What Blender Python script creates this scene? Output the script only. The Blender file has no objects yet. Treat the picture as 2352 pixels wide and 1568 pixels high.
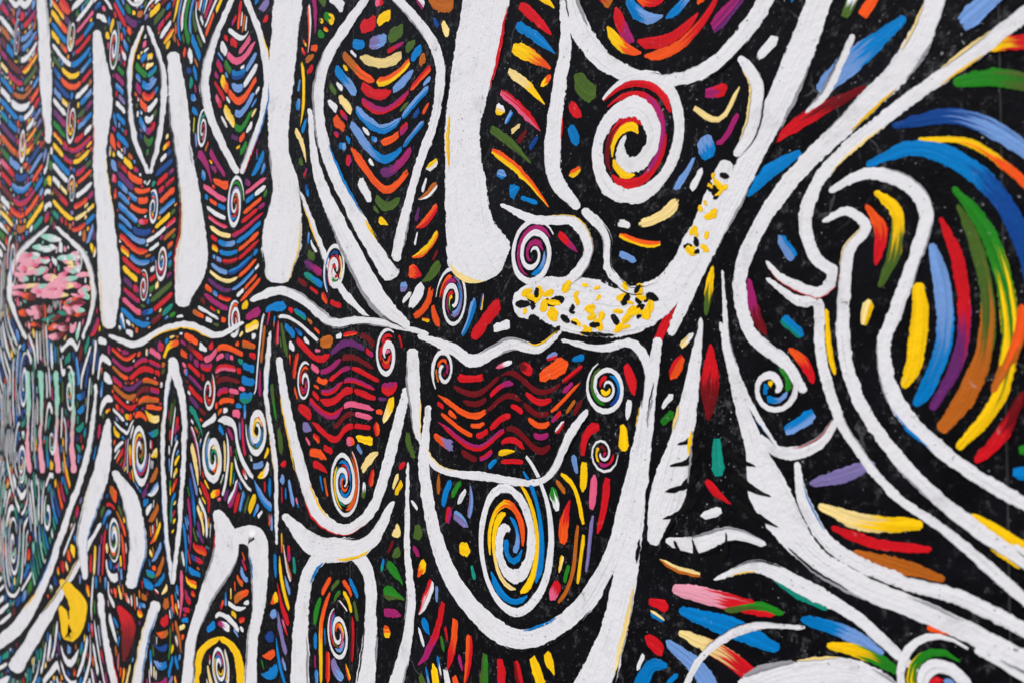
import bpy, math, random
import numpy as np
from mathutils import Vector, Matrix

random.seed(11)
np.random.seed(11)
C = bpy.context.scene.collection

# ------------------------------------------------------------------ camera
CAM_D, CAM_H = 0.803, 1.65            # distance from the wall, eye height
YAW, PITCH = math.radians(35.4), math.radians(2.1)
fwd = Vector((-math.cos(YAW) * math.cos(PITCH), math.sin(YAW) * math.cos(PITCH), math.sin(PITCH)))
right = fwd.cross(Vector((0, 0, 1))).normalized()
up = right.cross(fwd).normalized()
cam_pos = Vector((0, -CAM_D, CAM_H))
cd = bpy.data.cameras.new("camera")
cd.lens, cd.sensor_width = 35.0, 36.0
cd.clip_start, cd.clip_end = 0.02, 200
cd.dof.use_dof = True
cd.dof.focus_distance = 1.50
cd.dof.aperture_fstop = 6.5
cam = bpy.data.objects.new("camera", cd)
C.objects.link(cam)
cam.matrix_world = Matrix.Translation(cam_pos) @ Matrix((right, up, -fwd)).transposed().to_4x4()
bpy.context.scene.camera = cam

# ------------------------------------------------------------------ overcast daylight
SUN_EL, SUN_AZ = math.radians(48), math.radians(200)   # azimuth clockwise from +Y: behind the camera
w = bpy.data.worlds.new("World")
bpy.context.scene.world = w
w.use_nodes = True
nt = w.node_tree
sky = nt.nodes.new("ShaderNodeTexSky")
sky.sky_type = 'NISHITA'
sky.sun_disc = False
sky.sun_elevation, sky.sun_rotation = SUN_EL, SUN_AZ
sky.dust_density, sky.air_density, sky.ozone_density = 3.0, 1.0, 0.6
bg = nt.nodes["Background"]
bg.inputs[1].default_value = 0.10
nt.links.new(sky.outputs[0], bg.inputs[0])
sl = bpy.data.lights.new("sun", 'SUN')
sl.energy, sl.angle, sl.color = 1.2, math.radians(25), (1.0, 0.975, 0.945)
sun = bpy.data.objects.new("sun", sl)
C.objects.link(sun)
sd = Vector((math.sin(SUN_AZ) * math.cos(SUN_EL), math.cos(SUN_AZ) * math.cos(SUN_EL), math.sin(SUN_EL)))
sun.rotation_euler = sd.to_track_quat('Z', 'Y').to_euler()
vs = bpy.context.scene.view_settings
vs.view_transform, vs.look, vs.gamma, vs.exposure = 'Standard', 'None', 1.0, 0.42

# ------------------------------------------------------------------ materials
def lin(r, g, b):
    f = lambda c: (c / 255 / 12.92) if c <= 10 else ((c / 255 + 0.055) / 1.055) ** 2.4
    return (f(r), f(g), f(b))

class NT:
    def __init__(s, name):
        s.m = bpy.data.materials.new(name)
        s.m.use_nodes = True
        s.t = s.m.node_tree
        s.b = s.t.nodes["Principled BSDF"]
        s.out = s.t.nodes["Material Output"]
    def n(s, kind, **kw):
        n = s.t.nodes.new("ShaderNode" + kind)
        for k, v in kw.items():
            setattr(n, k, v)
        return n
    def link(s, a, b):
        s.t.links.new(a, b)
    def val(s, sock, v):
        if isinstance(v, (int, float, tuple)):
            sock.default_value = v
        else:
            s.link(v, sock)
    def math(s, op, a, b=0.0, c=None, clamp=False):
        n = s.n("Math", operation=op, use_clamp=clamp)
        s.val(n.inputs[0], a); s.val(n.inputs[1], b)
        if c is not None: s.val(n.inputs[2], c)
        return n.outputs[0]
    def noise(s, vec, scale, detail=3.0, rough=0.5):
        n = s.n("TexNoise")
        n.inputs["Scale"].default_value = scale
        n.inputs["Detail"].default_value = detail
        n.inputs["Roughness"].default_value = rough
        s.link(vec, n.inputs["Vector"])
        return n.outputs["Fac"]
    def ramp(s, v, a, b):
        n = s.n("MapRange", interpolation_type='SMOOTHSTEP')
        s.val(n.inputs[0], v)
        n.inputs[1].default_value, n.inputs[2].default_value = a, b
        return n.outputs[0]
    def mix(s, f, a, b, blend='MIX'):
        n = s.n("Mix", data_type='RGBA', blend_type=blend)
        s.val(n.inputs[0], f); s.val(n.inputs[6], a); s.val(n.inputs[7], b)
        return n.outputs[2]

def plaster_bump(k, pos, strength, prev=None):
    """the rough render of the wall, the same relief under every coat of paint"""
    a = k.noise(pos, 150, 4, 0.6)
    b = k.noise(pos, 38, 3, 0.55)
    h = k.math('MULTIPLY_ADD', b, 1.6, a)
    if prev is not None:
        h = k.math('MULTIPLY_ADD', prev, 0.8, h)
    n = k.n("Bump")
    n.inputs["Strength"].default_value = strength
    n.inputs["Distance"].default_value = 0.004
    k.link(h, n.inputs["Height"])
    k.link(n.outputs[0], k.b.inputs["Normal"])
    return a, b

def make_black():
    k = NT("black_wall_paint")
    pos = k.n("NewGeometry").outputs["Position"]
    a, b = plaster_bump(k, pos, 0.3)
    mott = k.noise(pos, 14, 5, 0.65)
    base = k.mix(k.ramp(mott, 0.35, 0.7), (0.0020, 0.0021, 0.0030, 1), (0.0050, 0.0054, 0.0080, 1))
    grit = k.noise(pos, 260, 2, 0.5)
    area = k.noise(pos, 9, 3, 0.6)
    g2 = k.math('MULTIPLY_ADD', area, 0.22, grit)
    base = k.mix(k.math('MULTIPLY', k.ramp(g2, 0.80, 0.86), 0.8), base, (0.42, 0.42, 0.43, 1))
    fade = k.noise(pos, 3.2, 6, 0.7)
    base = k.mix(k.math('MULTIPLY', k.ramp(fade, 0.50, 0.76), 0.5), base, (0.013, 0.0145, 0.020, 1))
    vo = k.n("TexVoronoi", feature='DISTANCE_TO_EDGE')
    wv_ = k.n("VectorMath", operation='ADD'); nz = k.n("TexNoise"); nz.inputs["Scale"].default_value = 9; nz.inputs["Detail"].default_value = 4
    k.link(pos, nz.inputs["Vector"]); ws_ = k.n("VectorMath", operation='SCALE'); ws_.inputs["Scale"].default_value = 0.16
    k.link(nz.outputs["Color"], ws_.inputs[0]); k.link(pos, wv_.inputs[0]); k.link(ws_.outputs[0], wv_.inputs[1])
    k.link(wv_.outputs[0], vo.inputs["Vector"]); vo.inputs["Scale"].default_value = 3.1
    crack = k.math('MULTIPLY', k.ramp(vo.outputs["Distance"], 0.006, 0.002), k.ramp(fade, 0.50, 0.60))
    base = k.mix(k.math('MULTIPLY', crack, 0.5), base, (0.12, 0.12, 0.125, 1))
    scr = k.noise(pos, 70, 6, 0.75)
    base = k.mix(k.math('MULTIPLY', k.ramp(k.math('MULTIPLY_ADD', area, 0.25, scr), 0.66, 0.84), 0.32), base, (0.20, 0.205, 0.22, 1))
    k.link(base, k.b.inputs["Base Color"])
    k.val(k.b.inputs["Roughness"], k.math('MULTIPLY_ADD', mott, 0.25, 0.42))
    k.b.inputs["Specular IOR Level"].default_value = 0.04
    return k.m

def make_paint(name, white):
    k = NT(name)
    pos = k.n("NewGeometry").outputs["Position"]
    uv = k.n("UVMap", uv_map="uv").outputs[0]
    sep = k.n("SeparateXYZ"); k.link(uv, sep.inputs[0])
    u, v = sep.outputs[0], sep.outputs[1]
    col = k.n("Attribute", attribute_name="col")
    dry = col.outputs["Alpha"]
    comb = k.n("CombineXYZ")
    k.link(k.math('MULTIPLY', u, 9.0), comb.inputs[0]); k.link(k.math('MULTIPLY', v, 260.0), comb.inputs[1])
    streak = k.noise(comb.outputs[0], 1.0, 4, 0.6)
    a, b = plaster_bump(k, pos, 0.28 if white else 0.25, streak)
    c2 = k.n("Attribute", attribute_name="col2")
    f2 = k.math('MULTIPLY_ADD', k.math('SUBTRACT', streak, 0.5), 1.5, c2.outputs["Alpha"])
    base = k.mix(k.ramp(f2, 0.42, 0.62), col.outputs["Color"], c2.outputs["Color"])
    if white:
        # dirt in the pits, thin coats letting the dark ground through, drag marks, yellowing
        thin = k.noise(pos, 16, 6, 0.72)
        base = k.mix(k.math('MULTIPLY', k.ramp(thin, 0.50, 0.80), 0.55), base, (0.36, 0.36, 0.375, 1))
        warm = k.noise(pos, 4.5, 4, 0.6)
        base = k.mix(k.math('MULTIPLY', k.ramp(warm, 0.52, 0.76), 0.22), base, (0.64, 0.60, 0.50, 1))
        base = k.mix(k.math('MULTIPLY', k.ramp(streak, 0.54, 0.74), 0.45), base, (0.38, 0.38, 0.40, 1))
        bare = k.noise(pos, 85, 5, 0.7)
        base = k.mix(k.math('MULTIPLY', k.ramp(k.math('MULTIPLY_ADD', thin, 0.5, bare), 0.90, 0.98), 0.8), base, (0.05, 0.05, 0.052, 1))
        pit = k.noise(pos, 210, 2, 0.5)
        area = k.noise(pos, 6, 3, 0.6)
        base = k.mix(k.math('MULTIPLY', k.ramp(k.math('MULTIPLY_ADD', area, 0.25, pit), 0.80, 0.88), 0.7), base, (0.12, 0.115, 0.11, 1))
    else:
        hsv = k.n("HueSaturation")
        k.val(hsv.inputs["Value"], k.math('MULTIPLY_ADD', streak, 1.15, 0.42))
        k.link(base, hsv.inputs["Color"])
        base = hsv.outputs[0]
        scuff = k.noise(pos, 60, 6, 0.75)
        base = k.mix(k.math('MULTIPLY', k.ramp(scuff, 0.60, 0.76), 0.5), base, (0.55, 0.55, 0.55, 1))
    k.link(base, k.b.inputs["Base Color"])
    k.val(k.b.inputs["Roughness"], 0.58 if white else 0.46)
    k.b.inputs["Specular IOR Level"].default_value = 0.06
    # dry-brush cover: paint gives out in streaks at ends and along the edges
    w_ = k.n("CombineXYZ")
    k.link(k.math('MULTIPLY', u, 22.0), w_.inputs[0]); k.link(k.math('MULTIPLY', v, 330.0), w_.inputs[1])
    s2 = k.noise(w_.outputs[0], 1.0, 3, 0.6)
    g = k.noise(pos, 190, 3, 0.6)
    cov = k.math('ADD', k.math('MULTIPLY', s2, 0.5), k.math('MULTIPLY', g, 0.5))
    alpha = k.ramp(k.math('SUBTRACT', cov, dry), -0.02, 0.035)
    tr = k.n("BsdfTransparent")
    mx = k.n("MixShader")
    k.link(alpha, mx.inputs[0]); k.link(tr.outputs[0], mx.inputs[1]); k.link(k.b.outputs[0], mx.inputs[2])
    k.link(mx.outputs[0], k.out.inputs[0])
    return k.m

def make_concrete():
    k = NT("grey_concrete")
    pos = k.n("NewGeometry").outputs["Position"]
    plaster_bump(k, pos, 0.5)
    k.link(k.mix(k.noise(pos, 7, 6, 0.7), (0.20, 0.195, 0.185, 1), (0.36, 0.35, 0.335, 1)), k.b.inputs["Base Color"])
    k.b.inputs["Roughness"].default_value = 0.9
    return k.m

M_BLACK, M_WHITE, M_COL, M_CON = make_black(), make_paint("white_paint", True), make_paint("colour_paint", False), make_concrete()

# ------------------------------------------------------------------ wall-plane geometry
F = 2352 * 35 / 36.0
WH, S0, PANEL, NPAN = 3.62, -7.632, 1.2, 7
def wall(x, y):
    """point of the wall face (along, height) seen at a place of the 2352 x 1568 picture"""
    x = max(x, -330)
    d = fwd + right * ((x - 1176) / F) + up * ((784 - y) / F)
    t = CAM_D / d.y
    return (t * d.x, CAM_H + t * d.z)
def depth_px(x, y):
    """metres per pixel (vertical) there"""
    d = fwd + right * ((max(x, -330) - 1176) / F) + up * ((784 - y) / F)
    return CAM_D / d.y / F
def pix(s, h):
    v = Vector((s, 0, h)) - cam_pos
    z = v.dot(fwd)
    if z < 0.05: return (9999, 9999)
    return (1176 + F * v.dot(right) / z, 784 - F * v.dot(up) / z)

def spline(pts, n):
    """Catmull-Rom through points of any dimension, n samples evenly spaced by length"""
    P = np.array(pts, float)
    if len(P) == 2:
        t = np.linspace(0, 1, 40)[:, None]
        Q = P[0] * (1 - t) + P[1] * t
    else:
        A = np.vstack([2 * P[0] - P[1], P, 2 * P[-1] - P[-2]])
        out = []
        for i in range(1, len(A) - 2):
            p0, p1, p2, p3 = A[i - 1], A[i], A[i + 1], A[i + 2]
            t = np.linspace(0, 1, 24, endpoint=False)[:, None]
            out.append(0.5 * (2 * p1 + (p2 - p0) * t + (2 * p0 - 5 * p1 + 4 * p2 - p3) * t ** 2 + (3 * p1 - p0 - 3 * p2 + p3) * t ** 3))
        Q = np.vstack(out + [P[-1:]])
    L = np.concatenate([[0], np.cumsum(np.hypot(*(np.diff(Q[:, :2], axis=0).T)))])
    tt = np.linspace(0, L[-1], n)
    return np.stack([np.interp(tt, L, Q[:, j]) for j in range(Q.shape[1])], 1)

def wob(n, amp, step=2):
    m = max(2, n // step + 2)
    return np.interp(np.linspace(0, m - 1, n), np.arange(m), np.random.normal(0, amp, m)).clip(-2.2 * amp, 2.2 * amp)

class Strip:
    """a run of paint: centre line, left and right edge in wall metres"""
    def __init__(s, cen, le, ri, col, col2=None, layer=0, dry=0.0, dry_end=0.35, thick=0.00006, across=False):
        s.cen, s.le, s.ri, s.col, s.col2, s.layer, s.dry, s.dry_end, s.thick, s.across = cen, le, ri, col, col2, layer, dry, dry_end, thick, across

def strip_metric(pts, hw, **kw):
    """pts (n,2) in metres, hw (n,) half width"""
    d = np.gradient(pts, axis=0)
    d /= np.maximum(np.hypot(d[:, 0], d[:, 1]), 1e-9)[:, None]
    nrm = np.stack([-d[:, 1], d[:, 0]], 1)
    n = len(pts)
    a = np.abs(hw) * (1 + wob(n, 0.09, 1) + wob(n, 0.08, 4))
    b = np.abs(hw) * (1 + wob(n, 0.09, 1) + wob(n, 0.08, 4))
    return Strip(pts, pts + nrm * a[:, None], pts - nrm * b[:, None], **kw)

serial = 0
def build_strips(name, strips, mat, parent, kind=None, label=None):
    V, Fc, UV, COL, CO2 = [], [], [], [], []
    prof = (-1.0, -0.62, 0.62, 1.0) if max(math.hypot(*(a_ - b_)) for t_ in strips[:1] for a_, b_ in zip(t_.le, t_.ri)) < 0.045 else (-1.0, -0.84, 0.84, 1.0)
    global serial
    for st in strips:
        n = len(st.cen)
        base = len(V)
        serial += 1
        z = 0.0001 + st.layer * 0.00018 + (serial % 400) * 4e-7
        L = np.concatenate([[0], np.cumsum(np.hypot(*np.diff(st.cen, axis=0).T))])
        off = random.uniform(0, 50); voff = random.uniform(0, 5)
        tot = max(L[-1], 1e-6)
        for i in range(n):
            c, l, r = st.cen[i], st.le[i], st.ri[i]
            wl = math.hypot(*(l - r))
            e = min(L[i], tot - L[i]) / max(0.35 * tot, 1e-6)
            endf = max(0.0, 1 - e * 2.6)
            cap = 0.25 if i in (0, n - 1) else 1.0
            f = L[i] / tot
            for j, p in enumerate(prof):
                q = c + (l - c) * p if p > 0 else c + (r - c) * (-p)
                V.append((q[0], -(z + (st.thick * cap if j in (1, 2) else -0.00008)), q[1]))
                UV.append((L[i] + off, p * wl * 0.5 + voff))
                g = ((p * 0.5 + 0.5) if st.across else f) if st.col2 is not None else 0.0
                dr = st.dry + st.dry_end * endf + (0.58 if j in (0, 3) else 0.06)
                COL.append((*st.col, min(0.8, dr)))
                CO2.append((*(st.col2 or st.col), g))
        for i in range(n - 1):
            for j in range(3):
                a = base + i * 4 + j
                Fc.append((a, a + 4, a + 5, a + 1))
    me = bpy.data.meshes.new(name)
    me.from_pydata(V, [], Fc)
    uvl = me.uv_layers.new(name="uv")
    li = np.empty(len(me.loops), np.int32); me.loops.foreach_get("vertex_index", li)
    uvl.data.foreach_set("uv", np.array(UV, np.float32)[li].ravel())
    ca = me.color_attributes.new("col", 'FLOAT_COLOR', 'POINT')
    ca.data.foreach_set("color", np.array(COL, np.float32).ravel())
    cb = me.color_attributes.new("col2", 'FLOAT_COLOR', 'POINT')
    cb.data.foreach_set("color", np.array(CO2, np.float32).ravel())
    me.polygons.foreach_set("use_smooth", np.ones(len(me.polygons), bool))
    me.materials.append(mat)
    me.update()
    # faces look out of the wall (-y)
    if len(me.polygons) and sum(p.normal.y * p.area for p in me.polygons) > 0:
        me.flip_normals()
    o = bpy.data.objects.new(name, me)
    C.objects.link(o)
    o.parent = parent
    if kind: o["kind"] = kind
    if label: o["label"] = label
    return o

# ------------------------------------------------------------------ the wall and the ground
root = bpy.data.objects.new("concrete_wall", None)
C.objects.link(root)
root["label"] = "long black concrete wall covered in white bands, spirals and multicoloured brush strokes"
root["category"] = "wall"
root["kind"] = "thing"

def panel(i):
    x0, x1 = S0 + i * PANEL + 0.0008, S0 + (i + 1) * PANEL - 0.0008
    nx, nz = 24, 60
    V, Fc, MI = [], [], []
    for b in range(nz + 1):
        for a in range(nx + 1):
            x = x0 + (x1 - x0) * a / nx; z = WH * b / nz
            edge = 0.0012 if a in (0, nx) else 0.0
            V.append((x, edge, z))
    for b in range(nz):
        for a in range(nx):
            q = b * (nx + 1) + a
            Fc.append((q, q + 1, q + nx + 2, q + nx + 1)); MI.append(0)
    f = [0, nx, (nz + 1) * (nx + 1) - 1, nz * (nx + 1)]
    k = len(V)
    V += [(x0, 0.15, 0), (x1, 0.15, 0), (x1, 0.15, WH), (x0, 0.15, WH)]
    bottom = list(range(0, nx + 1)); top = [nz * (nx + 1) + a for a in range(nx + 1)]
    lft = [b * (nx + 1) for b in range(nz + 1)]; rgt = [b * (nx + 1) + nx for b in range(nz + 1)]
    Fc.append((k + 1, k, k + 3, k + 2)); MI.append(1)
    Fc.append(tuple(bottom[::-1] + [k, k + 1])); MI.append(1)
    Fc.append(tuple(top + [k + 2, k + 3])); MI.append(1)
    Fc.append(tuple(lft + [k + 3, k])); MI.append(1)
    Fc.append(tuple(rgt[::-1] + [k + 1, k + 2])); MI.append(1)
    me = bpy.data.meshes.new("wall_panel")
    me.from_pydata(V, [], Fc)
    me.materials.append(M_BLACK); me.materials.append(M_CON)
    me.polygons.foreach_set("material_index", MI)
    o = bpy.data.objects.new("wall_panel", me)
    C.objects.link(o); o.parent = root
for i in range(NPAN): panel(i)

gm = bpy.data.meshes.new("pavement")
gm.from_pydata([(-40, -30, 0), (30, -30, 0), (30, 12, 0), (-40, 12, 0)], [], [(0, 1, 2, 3)])
gm.materials.append(M_CON)
go = bpy.data.objects.new("pavement", gm); C.objects.link(go); go["kind"] = "structure"

# ------------------------------------------------------------------ palette (paint colours)
P = dict(blue=lin(0, 122, 196), sky=lin(112, 152, 212), navy=lin(14, 66, 140), red=lin(206, 20, 32), orange=lin(238, 84, 26),
         yellow=lin(250, 200, 12), olive=lin(70, 98, 36), green=lin(34, 128, 30), brown=lin(184, 98, 28), magenta=lin(160, 30, 104),
         pink=lin(226, 96, 134), teal=lin(16, 138, 120), cream=lin(244, 218, 144), purple=lin(100, 38, 104), maroon=lin(108, 14, 22),
         lilac=lin(128, 116, 172), mint=lin(150, 210, 190), rose=lin(236, 160, 180), white=lin(229, 230, 234), black=(0.004, 0.004, 0.0045),
         grey=lin(150, 150, 156))
WHT, BLK = P['white'], P['black']
MIXED = ['blue'] * 6 + ['red'] * 4 + ['orange'] * 4 + ['yellow'] * 4 + ['olive'] * 3 + ['green'] + ['brown'] * 2 + ['magenta'] * 2 + ['cream'] * 2 + ['sky'] * 2 + ['navy', 'teal', 'purple', 'maroon', 'lilac', 'pink']
REDS = ['red'] * 5 + ['maroon'] * 3 + ['magenta'] * 2 + ['orange'] * 3 + ['pink', 'purple', 'brown']
COOL = ['blue'] * 5 + ['sky'] * 4 + ['green'] * 3 + ['olive'] * 2 + ['red'] * 2 + ['yellow'] * 3 + ['brown', 'cream', 'orange', 'lilac', 'teal']
SEA = ['teal'] * 5 + ['navy'] * 4 + ['blue'] * 3 + ['olive', 'maroon', 'magenta', 'yellow', 'orange', 'mint', 'mint']
PAST = ['rose'] * 5 + ['pink'] * 2 + ['mint'] * 3 + ['cream', 'orange']
NEXT = dict(red='magenta', orange='red', yellow='orange', blue='sky', cream='yellow', olive='green', green='yellow', magenta='red', brown='orange', sky='blue', teal='blue', maroon='red', navy='blue', purple='magenta', pink='red', lilac='sky', mint='teal', rose='white')
def ell(x, y, cx, cy, rx, ry): return ((x - cx) / rx) ** 2 + ((y - cy) / ry) ** 2 < 1
def palette(x, y):
    if ell(x, y, 1150, 900, 210, 95) or ell(x, y, 790, 870, 120, 130) or ell(x, y, 470, 850, 80, 100) or ell(x, y, 290, 840, 60, 60) or ell(x, y, 1290, 940, 70, 110): return REDS
    if ell(x, y, 125, 660, 100, 130): return PAST
    if x < 215 and y > 740 and x < 215 - (y - 1000) * 0.25: return SEA
    if x > 1740: return COOL
    return MIXED

# ------------------------------------------------------------------ grid of what is already painted
G = 0.005
GX, GZ = int((NPAN * PANEL) / G), int(WH / G)
occ = np.zeros((GZ, GX), bool)
_disc = {}
def disc(r):
    k = int(round(r / G * 2))
    if k not in _disc:
        R = max(1, int(math.ceil(k / 2)))
        yy, xx = np.mgrid[-R:R + 1, -R:R + 1]
        _disc[k] = (R, (xx ** 2 + yy ** 2) <= (k / 2 + 0.2) ** 2)
    return _disc[k]
def mark(p, r):
    R, D = disc(r)
    i, j = int((p[1]) / G), int((p[0] - S0) / G)
    y0, y1, x0, x1 = max(0, i - R), min(GZ, i + R + 1), max(0, j - R), min(GX, j + R + 1)
    if y0 < y1 and x0 < x1:
        occ[y0:y1, x0:x1] |= D[y0 - i + R:y1 - i + R, x0 - j + R:x1 - j + R]
def free(s, h):
    i, j = int(h / G), int((s - S0) / G)
    return 0 <= i < GZ and 0 <= j < GX and s < 0.70 and not occ[i, j]
def mark_strip(st, gap):
    for c, l, r in zip(st.cen, st.le, st.ri):
        wd = math.hypot(*(l - r)) / 2
        m = int(wd / 0.015) + 1
        for t in np.linspace(-1, 1, 2 * m + 1) if wd > 0.02 else (0,):
            q = c + (l - r) * 0.5 * t
            mark(q, (min(wd, 0.016) if wd > 0.02 else wd) * (1 - 0.0 * abs(t)) + gap)

curves = []       # (points (n,2) metres, mode): what the fill follows
def follow(pts, mode='par'):
    curves.append((pts, mode))

# ------------------------------------------------------------------ hand-set paint, laid out on the wall face
scrapes = []
fill_w, fill_c = [], []
hand = []         # (part name, [strips], label)
def band(pts, widths, name='white_band', col=WHT, col2=None, mode='par', layer=2, gap=0.0065, dry=0.0, dry_end=0.22, label=None, rough=0.022):
    ws = widths if isinstance(widths, (list, tuple)) else [widths] * len(pts)
    if len(ws) != len(pts): ws = list(np.interp(np.linspace(0, 1, len(pts)), np.linspace(0, 1, len(ws)), ws))
    L = sum(math.hypot(pts[i + 1][0] - pts[i][0], pts[i + 1][1] - pts[i][1]) for i in range(len(pts) - 1))
    n = int(min(220, max(10, L / 6)))
    Q = spline([(*p, w_) for p, w_ in zip(pts, ws)], n)
    d = np.gradient(Q[:, :2], axis=0); d /= np.maximum(np.hypot(d[:, 0], d[:, 1]), 1e-9)[:, None]
    nr = np.stack([-d[:, 1], d[:, 0]], 1)
    wv = np.maximum(Q[:, 2], 3) / 2
    al = np.linspace(0, L, n)
    for dd_ in (al, al[::-1]):
        q_ = np.clip(dd_ / np.maximum(wv * 0.5, 1), 0, 1)
        wv = wv * (0.45 + 0.55 * np.sqrt(1 - (1 - q_) ** 2))
    lump = lambda: wv * (1 + wob(n, rough, 7)) + wob(n, 0.9, 1) + wob(n, 0.8, 4)
    a, b = lump(), lump()
    le, ri = Q[:, :2] + nr * a[:, None], Q[:, :2] - nr * b[:, None]
    f = lambda A: np.array([wall(*p) for p in A])
    st = Strip(f(Q[:, :2]), f(le), f(ri), col, col2, layer, dry, dry_end)
    hand.append([name, [st], label])
    mark_strip(st, 0.0025 if mode == 'rib' else gap)
    if mode: follow(st.cen, mode)
    return st

def ring_strips(cx, cy, R, a0, a1, r0, r1, hw, col, col2=None, layer=2, squash=1.0, gap=0.006):
    """arc or spiral in true wall metres; R = 1 unit"""
    s0, h0 = wall(cx, cy)
    n = int(max(8, abs(a1 - a0) * max(r0, r1) * R / 0.012)); n = min(n, 140)
    t = np.linspace(0, 1, n)
    a = a0 + (a1 - a0) * t; r = (r0 + (r1 - r0) * t) * R * (1 + wob(n, 0.045, 9))
    pts = np.stack([s0 + r * np.cos(a), h0 + r * np.sin(a) * squash], 1)
    h_ = hw * R * (1 + 0.25 * np.sin(t * 5 + cx)) * np.minimum(1, np.minimum(t, 1 - t) * 6 + 0.35)
    st = strip_metric(pts, h_, col=col, col2=col2, layer=layer, dry_end=0.2)
    mark_strip(st, gap)
    return st

def spiral(cx, cy, rpx, turns=2.2, start=0.0, hand_=1, pal=None, squash=None, white=None):
    turns *= random.uniform(0.68, 1.12); squash = squash or random.uniform(0.82, 1.25); white = (white or 0.42) * random.uniform(0.65, 1.25)
    if cx < 260: turns *= 0.7; white *= 0.8
    R = rpx * depth_px(cx, cy)
    pal = pal or palette(cx, cy)
    p = 1.0 / (turns + 0.35)
    a1 = hand_ * turns * 2 * math.pi
    w_st = ring_strips(cx, cy, R, start, start + a1, 1.0, p * 0.30, white * p * 0.5, WHT, layer=3, squash=squash)
    cs = []
    lanes = ((0.40, 0.13), (0.66, 0.12)) if p * R > 0.022 else ((0.52, 0.17),)
    for off, hw in lanes:
        t = 0.0
        while t < 0.93:
            dt = random.uniform(0.10, 0.32); t1 = min(1, t + dt)
            rr = lambda q: (1.0 + (p * 0.30 - 1.0) * q) - off * p
            if rr(t1) < 0.04: break
            k = random.choice(pal)
            cs.append(ring_strips(cx, cy, R, start + a1 * t, start + a1 * t1, rr(t), rr(t1), hw * p, P[k], P[NEXT[k]] if random.random() < 0.4 else None, layer=2, squash=squash))
            t = t1 + random.uniform(0.004, 0.03)
    s0, h0 = wall(cx, cy)
    mark((s0, h0), R * 0.95)
    follow(w_st.cen[: len(w_st.cen) // max(1, int(turns))], 'par')
    hand.append(['spiral', [w_st], None, cs])

def arcs(cx, cy, rads, a0, a1, cols, hw=10, squash=1.0):
    """concentric coloured strokes round a centre, radii and half width in px there"""
    m = depth_px(cx, cy)
    for r in rads:
        t = a0 + random.uniform(-0.15, 0.15)
        end = a1 + random.uniform(-0.15, 0.15)
        while t < end - 0.15:
            dt = random.uniform(0.5, 1.5); k = random.choice(cols)
            st = ring_strips(cx, cy, m, t, min(end, t + dt), r, r + random.uniform(-4, 4), hw * random.uniform(0.75, 1.2), P[k], P[NEXT[k]] if random.random() < 0.45 else None, layer=1, squash=squash)
            hand.append(['brush_stroke', [st], None]); t += dt + 0.06

def ribs(pts, side, length, every=0.030, tilt=62, bend=-0.9, hw=0.0095, f0=0.0, f1=1.0, pal=None, start=0.0):
    """a row of comma-shaped strokes standing off a white edge, cut where the wall is already painted"""
    Q_ = np.array([wall(*p) for p in spline(pts, 120)])
    L_ = np.concatenate([[0], np.cumsum(np.hypot(*np.diff(Q_, axis=0).T))])
    a = L_[-1] * f0; seq = random.randint(0, 9)
    while a < L_[-1] * f1:
        x, y = np.interp(a, L_, Q_[:, 0]), np.interp(a, L_, Q_[:, 1])
        x2, y2 = np.interp(a + 0.01, L_, Q_[:, 0]), np.interp(a + 0.01, L_, Q_[:, 1])
        an = math.atan2(y2 - y, x2 - x) + side * math.radians(tilt + random.uniform(-7, 7))
        h_ = hw * random.uniform(0.75, 1.3)
        out = []; run = 0.0; tgt = length * random.uniform(0.7, 1.2); began = False
        while run < tgt + 0.08:
            x += math.cos(an) * 0.006; y += math.sin(an) * 0.006; run += 0.006
            an += side * bend * 0.006 / max(0.05, length) 
            ok = free(x, y) and free(x - math.sin(an) * h_ * 0.8, y + math.cos(an) * h_ * 0.8) and free(x + math.sin(an) * h_ * 0.8, y - math.cos(an) * h_ * 0.8)
            if ok: out.append((x, y)); began = True
            elif began or run > 0.09: break
            if len(out) * 0.006 > tgt: break
        if len(out) >= 5:
            n = max(7, len(out))
            c = spline(out, n); t = np.linspace(0, 1, n)
            prof = np.minimum(1, 0.75 + t * 3) * np.minimum(1, (1 - t) * random.uniform(1.2, 3) + 0.18)
            k = random.choice(pal or palette(*pix(*c[n // 2])))
            r = random.random()
            st = strip_metric(c, h_ * prof, col=P[k], col2=(P[NEXT[k]] if r < 0.3 else (WHT if r < 0.40 else None)), across=r > 0.15, layer=1, dry=random.choice((0, 0, 0.06, 0.15)), dry_end=0.25)
            for p_, e_ in zip(c, prof): mark(p_, h_ * e_ + 0.0030)
            hand.append(['brush_stroke', [st], None])
        a += every * random.uniform(0.85, 1.2)
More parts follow.
